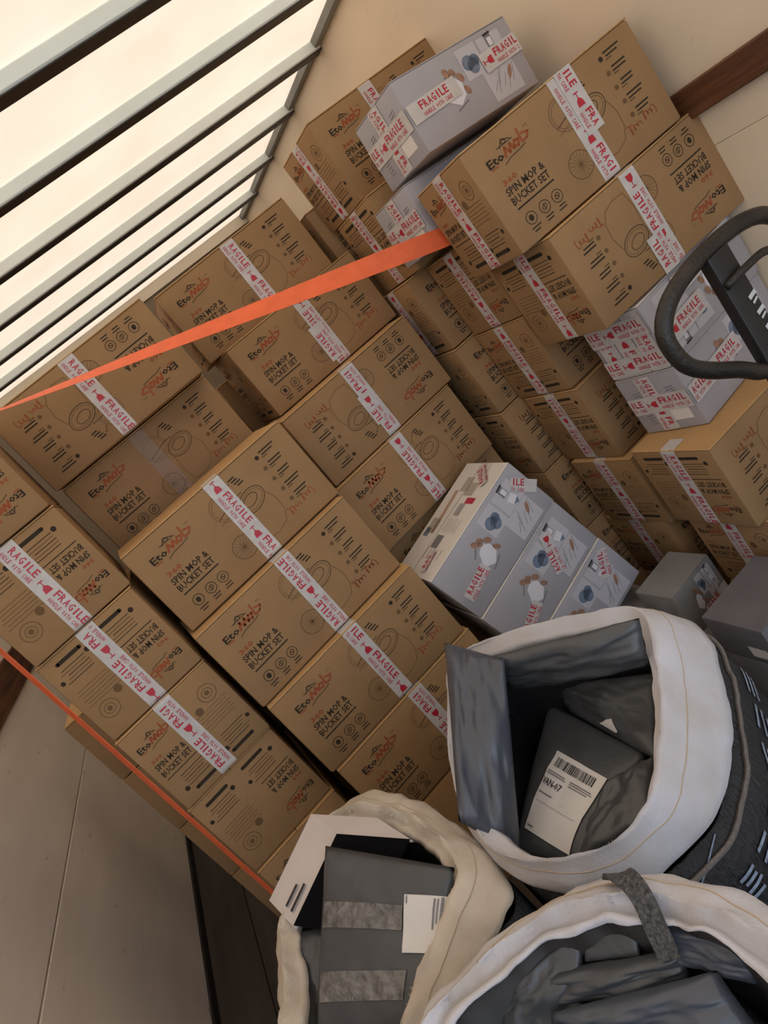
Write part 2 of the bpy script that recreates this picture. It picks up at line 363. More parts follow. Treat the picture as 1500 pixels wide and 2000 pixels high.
def tape_profile(d, h):
    e = .0008; y0 = -d / 2 - e; b = .005
    return [(-d / 2 + .045, h + .0002), (-d / 2 + .006, h + .0002), (y0 + .0012, h - .003), (y0, h - .010), (y0, .010), (y0 + .0015, .003), (-d / 2 + .007, -.0006), (-d / 2 + .03, -.0006)]
tapeF_me = strip_mesh('tape', tape_profile(D, H), TW, M_TAPE)
tapeE_me = strip_mesh('tape', tape_profile(W, H), TW, M_TAPE)
TP = [tape_ink(H - .004, p) for p in (0.0, .05, .10, .125)]
RXF = Matrix.Rotation(PI / 2, 4, 'X')                        # plane -> front (-y) face
RXE = Matrix.Rotation(-PI / 2, 4, 'Z') @ RXF                 # plane -> left end (-x) face
RXE2 = Matrix.Rotation(PI / 2, 4, 'Z') @ RXF                 # plane -> right end (+x) face
def face_obj(name, me, parent, R, pos, spin=0.0):
    o = obj(name, me, parent)
    if name.endswith(('print', 'lettering')): o['kind'] = 'stuff'
    o.matrix_local = Matrix.Translation(pos) @ R @ Matrix.Rotation(spin, 4, 'Z'); return o
def carton(x, y, z, yaw, kind='S', inv=False, tf=None, te=None, label='', group=None, dbl=None, prints=True, hh=H, tu=.545, clear=False, tilt=0.0, einv=None):
    """x,y,z: front lower left corner seen from the door; z above eye level datum"""
    a = math.radians(yaw); c, s = math.cos(a), math.sin(a)
    lw, ld = (W, D) if kind == 'S' else (D, W)
    cx = x + c * lw / 2 - s * ld / 2; cy = y + s * lw / 2 + c * ld / 2
    t = empty('carton', (cx, cy, z + H0), a + (0 if kind == 'S' else PI / 2))
    t.rotation_euler.x = tilt
    tag(t, label, 'carton', group)
    if hh == H:
        obj('carton_body', body_me, t)
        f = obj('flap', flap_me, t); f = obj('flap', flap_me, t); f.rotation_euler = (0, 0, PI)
    else:
        obj('carton_body', carton_body(W, D, hh), t)
    if not prints: return t
    sp = PI if inv else 0
    if kind == 'S': face_obj('front_print', front_me, t, RXF, (0, -D / 2 - .0005, H / 2), sp)
    ei = inv if einv is None else einv
    face_obj('end_print', end_me, t, RXE, (-W / 2 - .0005, 0, H / 2), PI if ei else 0)
    if tf is not None:
        ph, fl = tf; uu = (1 - tu) if inv else tu
        p = obj('tape', tapeF_me, t); p.location = ((uu - .5) * W, 0, 0)
        q = face_obj('tape_print', TP[ph], p, RXF, (0, -D / 2 - .0013, H / 2 - .002), -PI / 2 if fl else PI / 2)
    if dbl is not None:
        du, z0, z1, ph, fl = dbl
        L = z1 - z0
        p = obj('tape', mesh('tape', [(-TW / 2, -.0012 - D / 2, z0), (TW / 2, -.0012 - D / 2, z0), (TW / 2, -.0012 - D / 2, z1), (-TW / 2, -.0012 - D / 2, z1)], [(0, 1, 2, 3)], M_TAPE), t)
        p.location = ((((1 - tu) if inv else tu) - .5) * W + du, -.0008, 0)
        face_obj('tape_print', tape_ink(L, (0, .05, .1, .125)[ph]), p, RXF, (0, -D / 2 - .0018, (z0 + z1) / 2), -PI / 2 if fl else PI / 2)
    if te is not None:
        ph, fl = te
        p = obj('tape', tapeE_me, t); p.rotation_euler = (0, 0, -PI / 2)
        face_obj('tape_print', TP[ph], p, RXF, (0, -W / 2 - .0013, H / 2 - .002), -PI / 2 if fl else PI / 2)
    if clear:
        k = Ink(); k.rect(0, 0, TW, H - .01, 0)
        face_obj('clear_tape', k.build('clear_tape', [M_CLEAR]), t, RXF, ((tu - .56) * W, -D / 2 - .0009, H / 2))
    return t
BR = 'brown carton printed with a black and orange logo'
GA = 'brown mop cartons'
def sup(x, y, z, yaw, kind, n, label, step=H + .002):
    """plain cartons carrying a stack, mostly hidden; the lowest one reaches the floor"""
    for i in range(n):
        z2 = z - step * (i + 1); last = (i == n - 1)
        if last:
            hh = z2 + step + H0 - .002; carton(x, y, -H0, yaw, kind, label=label[i], group=GA, prints=False, hh=hh)
        else: carton(x, y, z2, yaw, kind, label=label[i], group=GA, te=(1, 0) if kind == 'S' else None)
# A column (front, centre)
carton(-.150, 1.675, -.364, 3.2, tf=(2, 1), label='carton with bright taped top edge, top of the nearest centre stack', group=GA)
carton(-.155, 1.628, -.611, 4.8, tf=(0, 0), label='second carton down in the nearest centre stack', group=GA, tu=.555)
carton(-.148, 1.612, -.858, 2.5, tf=(1, 1), label='third carton down in the nearest centre stack', group=GA)
carton(-.137, 1.610, -1.105, 2.7, tf=(3, 0), label='fourth carton down in the nearest centre stack, beside the grey plastic sack', group=GA, tu=.56)
carton(-.137, 1.610, -H0, 2.7, label='bottom carton of the nearest centre stack', group=GA, prints=False, hh=H0 - 1.105 - .002)
# back row behind it
carton(-.170, 1.976, .093, -5.1, inv=True, tf=(0, 1), tu=.50, label='upside down carton high on the left, crossed by the thin end of the orange strap', group=GA)
carton(-.160, 2.010, -.153, 3.4, clear=True, label='carton with shiny clear tape, under the upside down one on the left', group=GA)
for i in range(5):
    carton(-.143, 2.010, -.153 - (H + .002) * (i + 1) if i < 4 else -H0, 0.5, label='hidden carton %s below the clear taped one' % ('right', 'two', 'three', 'four', 'five')[i], group=GA, prints=False, hh=H if i < 4 else H0 - .153 - 4 * (H + .002) - .002)
# C column (back row, right of the gap)
carton(.393, 2.140, .104, -4.3, tf=(0, 1), label='carton by the front board, top of the back stack right of the dark gap', group=GA)
carton(.430, 2.030, -.142, 0.6, tf=(1, 0), dbl=(-.012, .02, .14, 0, 0), label='carton half covered by the wide orange strap, second in the back stack', group=GA)
carton(.394, 1.902, -.388, 1.9, inv=True, tf=(3, 0), tu=.50, dbl=(-.008, .05, .15, 1, 0), label='upside down carton with a bright top edge, third in the back stack', group=GA)
carton(.376, 1.880, -.634, 5.0, tf=(1, 0), label='carton fourth in the back stack, above the grey and white boxes', group=GA, tu=.50)
carton(.384, 1.932, -.880, 3.0, label='carton fifth in the back stack, peeping over the white box lid', group=GA)
carton(.384, 1.935, -1.126, 2.0, label='hidden carton sixth in the back stack', group=GA, prints=False)
carton(.384, 1.935, -H0, 2.0, label='hidden bottom carton of the back stack', group=GA, prints=False, hh=H0 - 1.126 - .002)
# E column (left, ends towards the door)
carton(-.436, 1.640, .067, 3.5, 'E', inv=True, te=None, label='end of the highest carton at the left picture edge', group=GA)
carton(-.433, 1.648, -.179, 4.0, 'E', inv=True, te=(0, 1), label='end of the second carton of the left stack with tape at the picture edge', group=GA)
carton(-.442, 1.662, -.425, 0.0, 'E', inv=True, te=(2, 0), label='end of the third carton of the left stack, tape across a black bar', group=GA)
carton(-.443, 1.653, -.671, 2.6, 'E', te=(3, 0), label='end of the fourth carton of the left stack, logo upright, lowest taped one', group=GA)
carton(-.448, 1.659, -.917, 3.6, 'E', inv=True, label='untaped carton end low in the left stack', group=GA)
carton(-.446, 1.655, -1.163, 2.5, 'E', label='lowest visible carton end of the left stack beside the white flap', group=GA)
carton(-.446, 1.655, -H0, 2.5, 'E', label='hidden bottom carton of the left stack', group=GA, prints=False, hh=H0 - 1.163 - .002)
# F column, deeper on the left
for i, (z, l) in enumerate(((-.425, 'shaded carton edge behind the left stack, upper one'), (-.671, 'shaded carton edge behind the left stack, second one'), (-.917, 'shaded carton edge behind the left stack, third one'), (-1.163, 'shaded carton edge behind the left stack, fourth one'))):
    carton(-.652, 2.20, z - .245, 0, 'S', label=l, group=GA, prints=False, hh=H if i < 3 else H)
carton(-.652, 2.20, -H0, 0, 'S', label='hidden low carton behind the left stack', group=GA, prints=False, hh=.068)
# P column (right wall, deepest)
carton(.978, 1.870, .173, 2.7, te=(2, 0), tf=(3, 1), label='highest carton of the rear right stack against the cream wall', group=GA, tu=.44)
carton(.971, 1.817, -.073, 1.9, inv=True, te=(0, 0), label='carton second from top of the rear right stack, left of the grey box', group=GA)
carton(.944, 1.888, -.319, 0, te=(1, 0), label='carton third from top of the rear right stack, mostly covered', group=GA)
carton(.938, 1.884, -.565, 0, label='carton fourth in the rear right stack with black print facing the door', group=GA)
carton(.935, 1.884, -.811, 0, inv=True, label='carton fifth in the rear right stack, row of small black lines facing the door', group=GA)
carton(.935, 1.884, -1.057, 0, label='carton sixth in the rear right stack, low in the dark corner', group=GA)
carton(.935, 1.884, -1.303, 0, label='carton seventh in the rear right stack, beside the third grey box', group=GA)
carton(.935, 1.884, -H0, 0, label='hidden bottom carton of the rear right stack', group=GA, prints=False, hh=H0 - 1.303 - .002)
carton(.935, 2.150, .03, 1, te=(0, 0), label='shaded carton behind the rear right stack, red tape on its end', group=GA)
# second rows, unseen: tall cartons added to block roof light behind the stacks
for (x, y_, top, l) in ((.938, 2.165, .028, 'added tall carton hidden under the shaded one behind the rear right stack'), (.405, 2.43, .05, 'added tall carton hidden behind the back stack'), (-.130, 2.325, .0, 'added tall carton hidden behind the clear taped one'), (.925, 2.44, .10, 'added tall carton hidden deepest on the right'), (-.640, 2.75, -.45, 'added tall carton hidden deepest on the left')):
    carton(x, y_, -H0, 0, label=l, group=GA, prints=False, hh=H0 + top)
# S column (right wall, middle)
carton(1.016, 1.600, -.328, 1.0, inv=True, te=(1, 0), label='carton under the tip of the orange strap, taped end upside down', group=GA, einv=True)
carton(1.016, 1.606, -.574, 0.4, te=(2, 1), label='carton second in the middle right stack', group=GA)
carton(1.016, 1.592, -.821, 0.4, inv=True, te=(3, 0), label='carton third in the middle right stack', group=GA)
carton(1.008, 1.558, -1.067, 2.0, te=(0, 1), label='carton fourth in the middle right stack', group=GA)
carton(1.010, 1.600, -1.313, 0.0, te=(1, 1), label='shaded carton fifth in the middle right stack', group=GA)
carton(1.010, 1.600, -H0, 0.0, label='hidden bottom carton of the middle right stack', group=GA, prints=False, hh=H0 - 1.313 - .002)
# R column (right wall, nearest)
carton(.914, 1.303, -.170, -6.0, tf=(3, 1), te=(0, 1), dbl=(.022, .10, .243, 1, 1), label='large near carton on the top right, doubled tape on its face', group=GA, tu=.56)
carton(.968, 1.278, -.416, -2.5, inv=True, tf=(1, 0), te=(1, 1), dbl=(-.024, .0, .09, 0, 0), label='upside down near carton under the doubled tape one, right side', group=GA, tu=.50)
carton(.960, 1.206, -1.008, -0.8, inv=True, te=(0, 1), label='near carton with taped top corner under the grey boxes on the right', group=GA)
carton(.985, 1.200, -1.254, -0.8, te=(2, 1), label='low near carton on the right, below the taped top corner one', group=GA)
carton(.985, 1.200, -H0, -0.8, label='hidden bottom near carton on the right', group=GA, prints=False, hh=H0 - 1.254 - .002)

# ------------------------------------------------------------------ grey picture boxes
GW, GD, GH = .50, .20, .186
def grey_front_ink(w, h, flip=0):
    k = Ink(); X = lambda u: (u - .5) * w; Y = lambda v: (.5 - v) * h
    k.rect(X(.80), Y(.30), w * .20, h * .40, 1); k.rect(X(.60), Y(.30), w * .17, h * .42, 1); k.rect(X(.76), Y(.72), w * .26, h * .42, 1)
    # slate cushion shapes
    for (u, v, a, b, r) in ((.575, .30, .05, .10, .4), (.605, .36, .045, .11, -.3), (.63, .30, .035, .08, .2)): k.disc(X(u), Y(v), w * a, h * b, 2, 12, r)
    # small open carton
    k.rect(X(.80), Y(.18), w * .055, h * .17, 3); k.rect(X(.805), Y(.20), w * .035, h * .11, 4); k.line([(X(.775), Y(.10)), (X(.83), Y(.09))], h * .03, 5)
    k.poly([(X(.77), Y(.33)), (X(.84), Y(.30)), (X(.85), Y(.42)), (X(.79), Y(.45))], 4); k.poly([(X(.79), Y(.45)), (X(.85), Y(.42)), (X(.83), Y(.50))], 2)
    # line sketch
    for i in range(7):
        u = .66 + .028 * i; k.line([(X(u), Y(.80 + .06 * math.sin(i * 2.1))), (X(u + .05), Y(.62 + .07 * math.cos(i * 1.7)))], h * .009, 3)
    k.disc(X(.83), Y(.66), w * .016, h * .10, 6, 10, -.6)
    # heart shape with paws
    k.poly([(X(.30), Y(.60)), (X(.36), Y(.40)), (X(.42), Y(.36)), (X(.46), Y(.46)), (X(.45), Y(.62)), (X(.38), Y(.72))], 4)
    for (u, v, a, b) in ((.385, .27, .022, .07), (.43, .30, .02, .06), (.47, .40, .022, .07), (.475, .58, .02, .07), (.41, .34, .014, .05)): k.disc(X(u), Y(v), w * a, h * b, 6, 10, .5)
    k.line([(X(.31), Y(.40)), (X(.37), Y(.31))], h * .02, 3); k.line([(X(.34), Y(.76)), (X(.44), Y(.70))], h * .02, 3)
    k.text('set', X(.37), Y(.58), w * .05, h * .08, 1)
    seqz(k, .00005); return k.build('front_print', [M_GREY, M_GLIT, M_GBLU, M_GDRK, M_GWHT, M_BLACKINK, M_GTAN, M_TRED])
def grey_top_ink(w, d):
    k = Ink(); X = lambda u: (u - .5) * w; Y = lambda v: (v - .5) * d
    k.rect(X(.5), Y(.58), w, .0016, 0)
    k.rect(X(.30), Y(.45), .042, .042, 0); 
    for i in range(12): k.rect(X(.53) + .0035 * i, Y(.42), .0019, .034, 0)
    k.rect(X(.80), Y(.62), .05, .045, 1); k.rect(X(.76), Y(.45), .045, .05, 1); k.rect(X(.55), Y(.75), .15, .018, 2, .1)
    k.rect(X(.42), Y(.8), .05, .05, 1); k.rect(X(.36), Y(.86), .03, .03, 3); k.rect(X(.66), Y(.3), .02, .05, 4)
    for i in range(5): k.rect(X(.20), Y(.2 + .09 * i), .035, .004, 1)
    for i in range(6): k.rect(X(.44), Y(.2 + .06 * i), .05 - .006 * (i % 2), .003, 1)
    k.rect(X(.92), Y(.35), .05, .004, 1); k.rect(X(.92), Y(.43), .06, .004, 1)
    return k.build('lid_print', [M_GDRK, mat('beige_ink', (.45, .40, .33), .6), mat('wood_ink', (.50, .33, .22), .6), M_GBLU, M_TRED])
def grey_end_ink(d, h):
    k = Ink()
    for s in (-1, 1):
        for i in range(4): k.line([(s * d * .27 - .012, h * .22 - i * .008), (s * d * .27 + .012, h * .24 - i * .007)], .0022, 0)
    k.rect(d * .22, -h * .2, d * .3, h * .28, 1)
    for i in range(4): k.line([(-d * .27 - .010, -h * .2 - i * .008), (-d * .27 + .010, -h * .18 - i * .009)], .002, 0)
    return k.build('end_print', [M_GDRK, M_GTOP])
def tapestrip(name, parent, pts, nrm, w, ph, fl=0, off=.0014):
    """straight tape on a flat face from pts[0] to pts[1] (local)"""
    a, b = Vector(pts[0]), Vector(pts[1]); n = Vector(nrm); x = (b - a).normalized(); yv = n.cross(x)
    L = (b - a).length; M = Matrix((( x.x, yv.x, n.x, 0), (x.y, yv.y, n.y, 0), (x.z, yv.z, n.z, 0), (0, 0, 0, 1)))
    k = Ink(); k.rect(0, 0, L, w, 0); o = obj('tape', k.build('tape', [M_TAPE]), parent)
    o.matrix_local = Matrix.Translation((a + b) / 2 + n * off) @ M
    q = obj('tape_print', tape_ink(L, ph), o); q['kind'] = 'stuff'; q.matrix_local = Matrix.Translation((0, 0, .0006)) @ Matrix.Rotation(PI if fl else 0, 4, 'Z')
    return o
def grey_box(x, y, z, yaw, dims, label, tapes=(), topw=True, roll=0.0, flip=False, dark=False, gm=None):
    w, d, h = dims
    R3 = Matrix.Rotation(math.radians(yaw), 3, 'Z') @ Matrix.Rotation(math.radians(roll), 3, 'Y')
    t = empty('picture_box'); t.location = Vector((x, y, z + H0)) + R3 @ Vector((w / 2, d / 2, 0)); t.rotation_euler = R3.to_euler()
    tag(t, label, 'box', 'grey picture boxes')
    obj('box_body', box_mesh('box_body', -w / 2, w / 2, -d / 2, d / 2, 0, h - .003, gm or M_GREY, .004, 2), t)
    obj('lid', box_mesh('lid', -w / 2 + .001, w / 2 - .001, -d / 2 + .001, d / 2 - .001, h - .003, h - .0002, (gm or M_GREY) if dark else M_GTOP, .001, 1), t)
    face_obj('front_print', grey_front_ink(w, h), t, RXF, (0, -d / 2 - .0006, h / 2), PI if flip else 0)
    if topw: face_obj('lid_print', grey_top_ink(w, d), t, Matrix.Identity(4), (0, 0, h + .0004))
    face_obj('end_print', grey_end_ink(d, h), t, RXE, (-w / 2 - .0006, 0, h / 2))
    F, E, T = (0, -1, 0), (-1, 0, 0), (0, 0, 1)
    P = {'F': lambda u, v: (-w / 2 + u * w, -d / 2, h - v * h), 'E': lambda u, v: (-w / 2, d / 2 - u * d, h - v * h), 'T': lambda u, v: (-w / 2 + u * w, -d / 2 + v * d, h)}
    for j, (f, u0, v0, u1, v1, ph, fl, wd) in enumerate(tapes):
        tapestrip('tape', t, (P[f](u0, v0), P[f](u1, v1)), {'F': F, 'E': E, 'T': T}[f], wd, ph, fl, .0014 + .0010 * j)
    return t
grey_box(.938, 1.602, -.049, 2, (.42, .20, .165), 'grey box squeezed behind the large near carton, below the highest grey box', (('E', .5, .02, .5, .98, .02, 0, .05), ('E', .02, .5, .98, .5, .05, 0, .05)), topw=False, dark=True, roll=4.5)
grey_box(.985, 1.480, .125, 3.1, (.378, .221, .172), 'highest grey box with crossed red and white tape against the cream wall',
         (('E', .5, .02, .5, .98, .02, 0, .05), ('E', .02, .5, .98, .5, .05, 0, .05), ('F', .005, .5, .42, .46, .11, 0, .045), ('F', .66, .42, .995, .38, .10, 0, .045)), topw=False, roll=4.5, dark=True)
grey_box(1.056, 1.268, -.591, 6, (.40, .19, .170), 'grey box plastered with tape on its end, under the upside down near carton',
         (('E', .22, .02, .22, .98, .02, 0, .052), ('E', .52, .02, .52, .98, .05, 0, .052), ('E', .82, .02, .82, .98, .09, 0, .052), ('E', .02, .80, .98, .80, .05, 0, .05), ('E', .02, .25, .98, .25, .05, 0, .05), ('F', .30, .20, .95, .18, .02, 0, .05), ('F', .02, .62, .45, .60, .08, 0, .05)), topw=False, flip=True)
grey_box(1.056, 1.276, -.763, 6, (.40, .19, .170), 'grey box with crossed tape on its end, resting on the near right carton',
         (('E', .45, .02, .45, .98, .02, 0, .05), ('E', .02, .5, .98, .5, .05, 0, .05), ('F', .005, .5, .55, .46, .02, 0, .05)), topw=False)
GP = (.388, .246, .181)
grey_box(.401, 1.619, -.862, -.6, GP, 'grey box with printed white lid on top of the low pile in the middle', (('F', .06, .66, .32, .60, .0, 0, .036), ('F', .88, .22, .995, .60, .05, 0, .036), ('T', .05, .3, .22, .35, 0, 0, .026), ('T', .80, .2, .97, .55, .0, 0, .026)), roll=-13)
grey_box(.442, 1.614, -1.041, 1.0, GP, 'second grey box of the low pile in the middle', (('F', .08, .80, .34, .66, .0, 0, .036), ('F', .62, .75, .76, .12, .02, 0, .036)), roll=-13)
grey_box(.484, 1.610, -1.220, 1.0, GP, 'third grey box of the low pile, half behind the sack rim', (('F', .80, .50, .94, .12, .0, 0, .036),), roll=-13)
grey_box(.50, 1.61, -H0, 0, (.38, .24, .255), 'hidden bottom grey box of the low pile', (), dark=True)
grey_box(.806, 1.455, -1.30, 4, (.175, .14, .15), 'small shaded grey box low in front of the dark right stack', (('F', .4, .8, .98, .75, .03, 0, .03),), topw=False, dark=True, gm=mat('shaded_grey_card', (.27, .26, .25), .6, .15, 12))  # card and lid darkened, the shade down there is in the colour
grey_box(.806, 1.455, -H0, 4, (.175, .14, .178), 'hidden grey box under the small one on the right', (), topw=False, dark=True)
grey_box(.735, 1.100, -1.22, 0, (.22, .17, .12), 'grey box in the dark at the right edge behind the sack', (('F', .2, .4, .9, .4, .03, 0, .04),), topw=False, dark=True, gm=M_GREY_SHADE)
grey_box(.735, 1.100, -H0, 0, (.22, .17, .258), 'hidden grey box at the right edge behind the sack', (), topw=False, dark=True, gm=M_GREY_SHADE)

# ------------------------------------------------------------------ orange straps
def ribbon(name, P, Wv, th, m, label):
    V = []; F = []
    for p, wv in zip(P, Wv):
        p = Vector(p); wv = Vector(wv)
        n = Vector((0, 0, 1)).cross(wv); n = n.normalized() * th if n.length > 1e-6 else Vector((0, th, 0))
        V += [p - wv - n, p + wv - n, p + wv + n, p - wv + n]
    k = len(P)
    for i in range(k - 1):
        for j in range(4):
            F.append((4 * i + j, 4 * i + (j + 1) % 4, 4 * i + 4 + (j + 1) % 4, 4 * i + 4 + j))
    F.append((0, 3, 2, 1)); F.append((4 * k - 4, 4 * k - 3, 4 * k - 2, 4 * k - 1))
    return tag(obj(name, mesh(name, V, F, m)), label, 'strap')
A = Vector((1.10, 1.572, H0 - .087)); Bp = Vector((-.985, 1.93, H0 + .580))
P = []; Wv = []
for i in range(41):
    t = i / 40; p = A.lerp(Bp, t); view = (Vector((0, 0, H0)) - p).normalized(); d = (Bp - A).normalized()
    u = d.cross(view).normalized(); f = d.cross(u).normalized()       # u: across as seen, f: away
    an = math.radians(8 + 82 * min(1, max(0, (t - .12) / .50)) ** 0.8)
    wv = (u * math.cos(an) + f * math.sin(an)) * .0245
    P.append(p); Wv.append(wv)
ribbon('lashing_strap', P, Wv, .0009, M_STRAP, 'orange webbing strap stretched across the stacks, twisting thin to the left')
P = [(-.461, 1.674, H0 + .30 - i * .0465) for i in range(39)]
Wv = [(.009, -.016, 0)] * 39
ribbon('lashing_strap', P, Wv, .0009, M_STRAP, 'orange strap hanging down the outer edge of the left stack')

# ------------------------------------------------------------------ pallet jack
pj = empty('pallet_jack', (1.03, 1.0, 0)); tag(pj, 'black looped pallet jack handle in front of the grey boxes, white lettering on its stem', 'pallet jack')
L = [(-.182, .0, 1.066), (-.150, 0, 1.103), (-.09, 0, 1.124), (0, 0, 1.131), (.09, 0, 1.124), (.150, 0, 1.103), (.182, 0, 1.066), (.178, 0, 1.006), (.143, 0, .962), (.08, 0, .914), (.03, 0, .872), (-.03, 0, .872), (-.08, 0, .914), (-.143, 0, .962), (-.178, 0, 1.006)]
v, f = tube(crom(L, 72), .0165, 12, True)
obj('handle_loop', mesh('handle_loop', v, f, M_RUB, smooth=True), pj)
obj('stem', box_mesh('stem', -.030, .030, -.016, .010, .30, 1.122, M_BLKMET, .004, 2), pj)
k = Ink()
for i in range(9): k.line([(.010, .16 - i * .034), (.026, .163 - i * .034)], .009, 0); k.line([(.012, .147 - i * .034), (.024, .151 - i * .034)], .005, 0)
face_obj('stem_lettering', k.build('stem_lettering', [M_WHP]), pj, RXF, (0, -.0168, .85))
v, f = tube(crom([(-.028, -.02, 1.06), (.02, -.03, 1.065), (.08, -.03, 1.06), (.12, -.028, 1.03)], 14, False), .008, 8)
obj('release_lever', mesh('release_lever', v, f, M_RUB, smooth=True), pj)
obj('pump_body', box_mesh('pump_body', -.06, .06, -.05, .06, .09, .31, M_BLKMET, .015, 2), pj)
for s in (-1, 1):
    v, f = tube([(s * .035, 0, .09), (s * .085, 0, .09)], .09, 20); obj('wheel', mesh('wheel', v, f, M_RUB, smooth=False), pj)

# ------------------------------------------------------------------ woven sacks
def sack(name, ins, outs, label, cuffm, hem=.065, floor=0.002, n=120, seed=0, bulge=.035, wr=.006):
    t = empty(name, (0, 0, 0)); tag(t, label, 'sack', 'open woven sacks')
    I = crom(ins, n); O = crom(outs, n); ctr = sum(I, Vector()) / n
    N = []
    for i in range(n):
        d = (O[(i + 1) % n] - O[(i - 1) % n]); q = Vector((d.y, -d.x, 0)).normalized()
        if q.dot(I[i] - ctr) < 0: q = -q
        N.append(q)
    def grid(rows, nm, m, thick=.003):
        V = [p for r in rows for p in r]; F = []
        for a in range(len(rows) - 1):
            for i in range(n): F.append((a * n + i, a * n + (i + 1) % n, (a + 1) * n + (i + 1) % n, (a + 1) * n + i))
        o = obj(nm, mesh(nm, V, F, m, smooth=True), t)
        md = o.modifiers.new('thickness', 'SOLIDIFY'); md.thickness = thick; md.offset = 0
        return o
    def wob(i, k, a): 
        p = I[i]; return (noise.noise(Vector((p.x * 15 + seed, p.y * 15, k * .45))) + .6 * noise.noise(Vector((p.x * 38 + seed, p.y * 38, k * .35)))) * a
    rows = []
    prof = [('in', -.020, -hem), ('in', -.014, -hem * .6), ('in', -.006, -.018), ('in', .002, .002), ('mid', .10, .006), ('mid', .22, .004), ('mid', .38, .0), ('mid', .55, .0), ('mid', .72, .0), ('mid', .88, 0), ('mid', 1.0, 0), ('out', -.006, -.006)]
    for k, (kind, a, z) in enumerate(prof):
        r = []
        for i in range(n):
            if kind == 'in': p = I[i] + N[i] * a + Vector((0, 0, z))
            elif kind == 'mid':
                p = I[i].lerp(O[i], a); q = math.sin(a * PI); p = p + N[i] * (.003 * q) + Vector((0, 0, z * .5 + .003 * q))
            else: p = O[i] + N[i] * a + Vector((0, 0, z))
            r.append(p + N[i] * wob(i, k, wr) + Vector((0, 0, wob(i, k + 9, wr * .8))))
        rows.append(r)
    cu = grid(rows, 'cuff', cuffm)
    # stitched line along the cuff
    V = []; F = []
    pts = [rows[6][i] + N[i] * .0012 + Vector((0, 0, .0016)) for i in range(n)]
    v, f = tube(pts, .0008, 5, True); obj('stitching', mesh('stitching', v, f, M_THREAD), cu)
    B = []
    zs_ = [0, .06, .14, .26, .40, .55, .68]
    for k in range(8):
        r = []
        for i in range(n):
            o = O[i] - N[i] * .008; s = k / 7; zz = (o.z - .012) * (1 - s) + floor * s
            b = bulge * max(0, min(1, .3 + N[i].x * 1.2)) * math.sin(min(1, s * 2.2) * PI / 2) * (1 - .35 * s)
            r.append(Vector((o.x, o.y, 0)) + N[i] * (b + wob(i, k + 20, .006)) + Vector((0, 0, zz)))
        B.append(r)
    bo = grid(B, 'sack_body', M_SACK)
    r0 = rows[0]; L_ = [[p + N[i] * .003 for i, p in enumerate(r0)], [Vector((p.x, p.y, p.z - .10)) - N[i] * .006 for i, p in enumerate(r0)], [Vector((p.x, p.y, p.z - .24)) - N[i] * .03 for i, p in enumerate(r0)]]
    li = grid(L_, 'inner_lining', M_LINER, .001)
    c2 = sum(L_[2], Vector()) / n
    obj('inner_bottom', mesh('inner_bottom', [c2] + L_[2], [(0, i + 1, (i + 1) % n + 1) for i in range(n)], M_LINER), t)
    return t, I, O, N, B
K1i = [(.326, .777, .78), (.223, .694, .78), (.161, .668, .78), (.085, .691, .78), (.015, .787, .78), (.019, .939, .78), (.095, 1.049, .82), (.197, 1.159, .84), (.296, 1.079, .84), (.381, .987, .82), (.432, .894, .80)]
K1o = [(.408, .772, .685), (.272, .678, .680), (.165, .655, .70), (.076, .680, .715), (.003, .783, .745), (.008, .945, .745), (.082, 1.060, .785), (.190, 1.175, .80), (.308, 1.092, .805), (.410, 1.000, .765), (.500, .895, .715)]
k1, I1, O1_, N1_, B1_ = sack('woven_sack', K1i, K1o, 'open black woven sack with wide white cuff, full of grey mailers, beside the grey boxes', M_CUFF, seed=1, hem=.028, wr=.0045)
K2i = [(-.154, 1.194, .78), (-.092, 1.099, .785), (-.052, .977, .78), (-.046, .868, .78), (-.108, .817, .775), (-.187, .785, .77), (-.265, .725, .77), (-.350, .765, .77), (-.378, .88, .775), (-.345, .988, .775), (-.318, 1.096, .78), (-.245, 1.168, .78)]
K2o = [(-.150, 1.250, .750), (-.058, 1.150, .755), (-.012, .985, .745), (-.012, .800, .735), (-.085, .770, .735), (-.175, .745, .73), (-.270, .680, .73), (-.395, .730, .72), (-.440, .87, .72), (-.400, .985, .72), (-.355, 1.125, .735), (-.258, 1.215, .745)]
k2, I2, O2_, N2_, B2_ = sack('woven_sack', K2i, K2o, 'frayed cream cuffed sack at the bottom holding a white flap and labelled mailer', M_CUFF2, seed=5, bulge=.0, wr=.009, hem=.022)
K3i = [(-.160, .606, .885), (-.086, .602, .885), (-.015, .582, .885), (.049, .530, .888), (.093, .466, .885), (.103, .40, .885), (.09, .28, .88), (.03, .19, .88), (-.09, .16, .88), (-.20, .22, .88), (-.25, .36, .88), (-.225, .52, .88)]
K3o = [(-.190, .635, .86), (-.113, .630, .865), (-.024, .612, .868), (.073, .555, .868), (.128, .470, .86), (.134, .37, .85), (.125, .26, .83), (.04, .15, .83), (-.10, .12, .83), (-.23, .18, .83), (-.29, .36, .83), (-.262, .55, .83)]
k3, I3, O3_, N3_, B3_ = sack('woven_sack', K3i, K3o, 'nearest white rimmed sack at the bottom right with a grey webbing loop', M_CUFF, seed=9, bulge=.0, wr=.008, hem=.007)
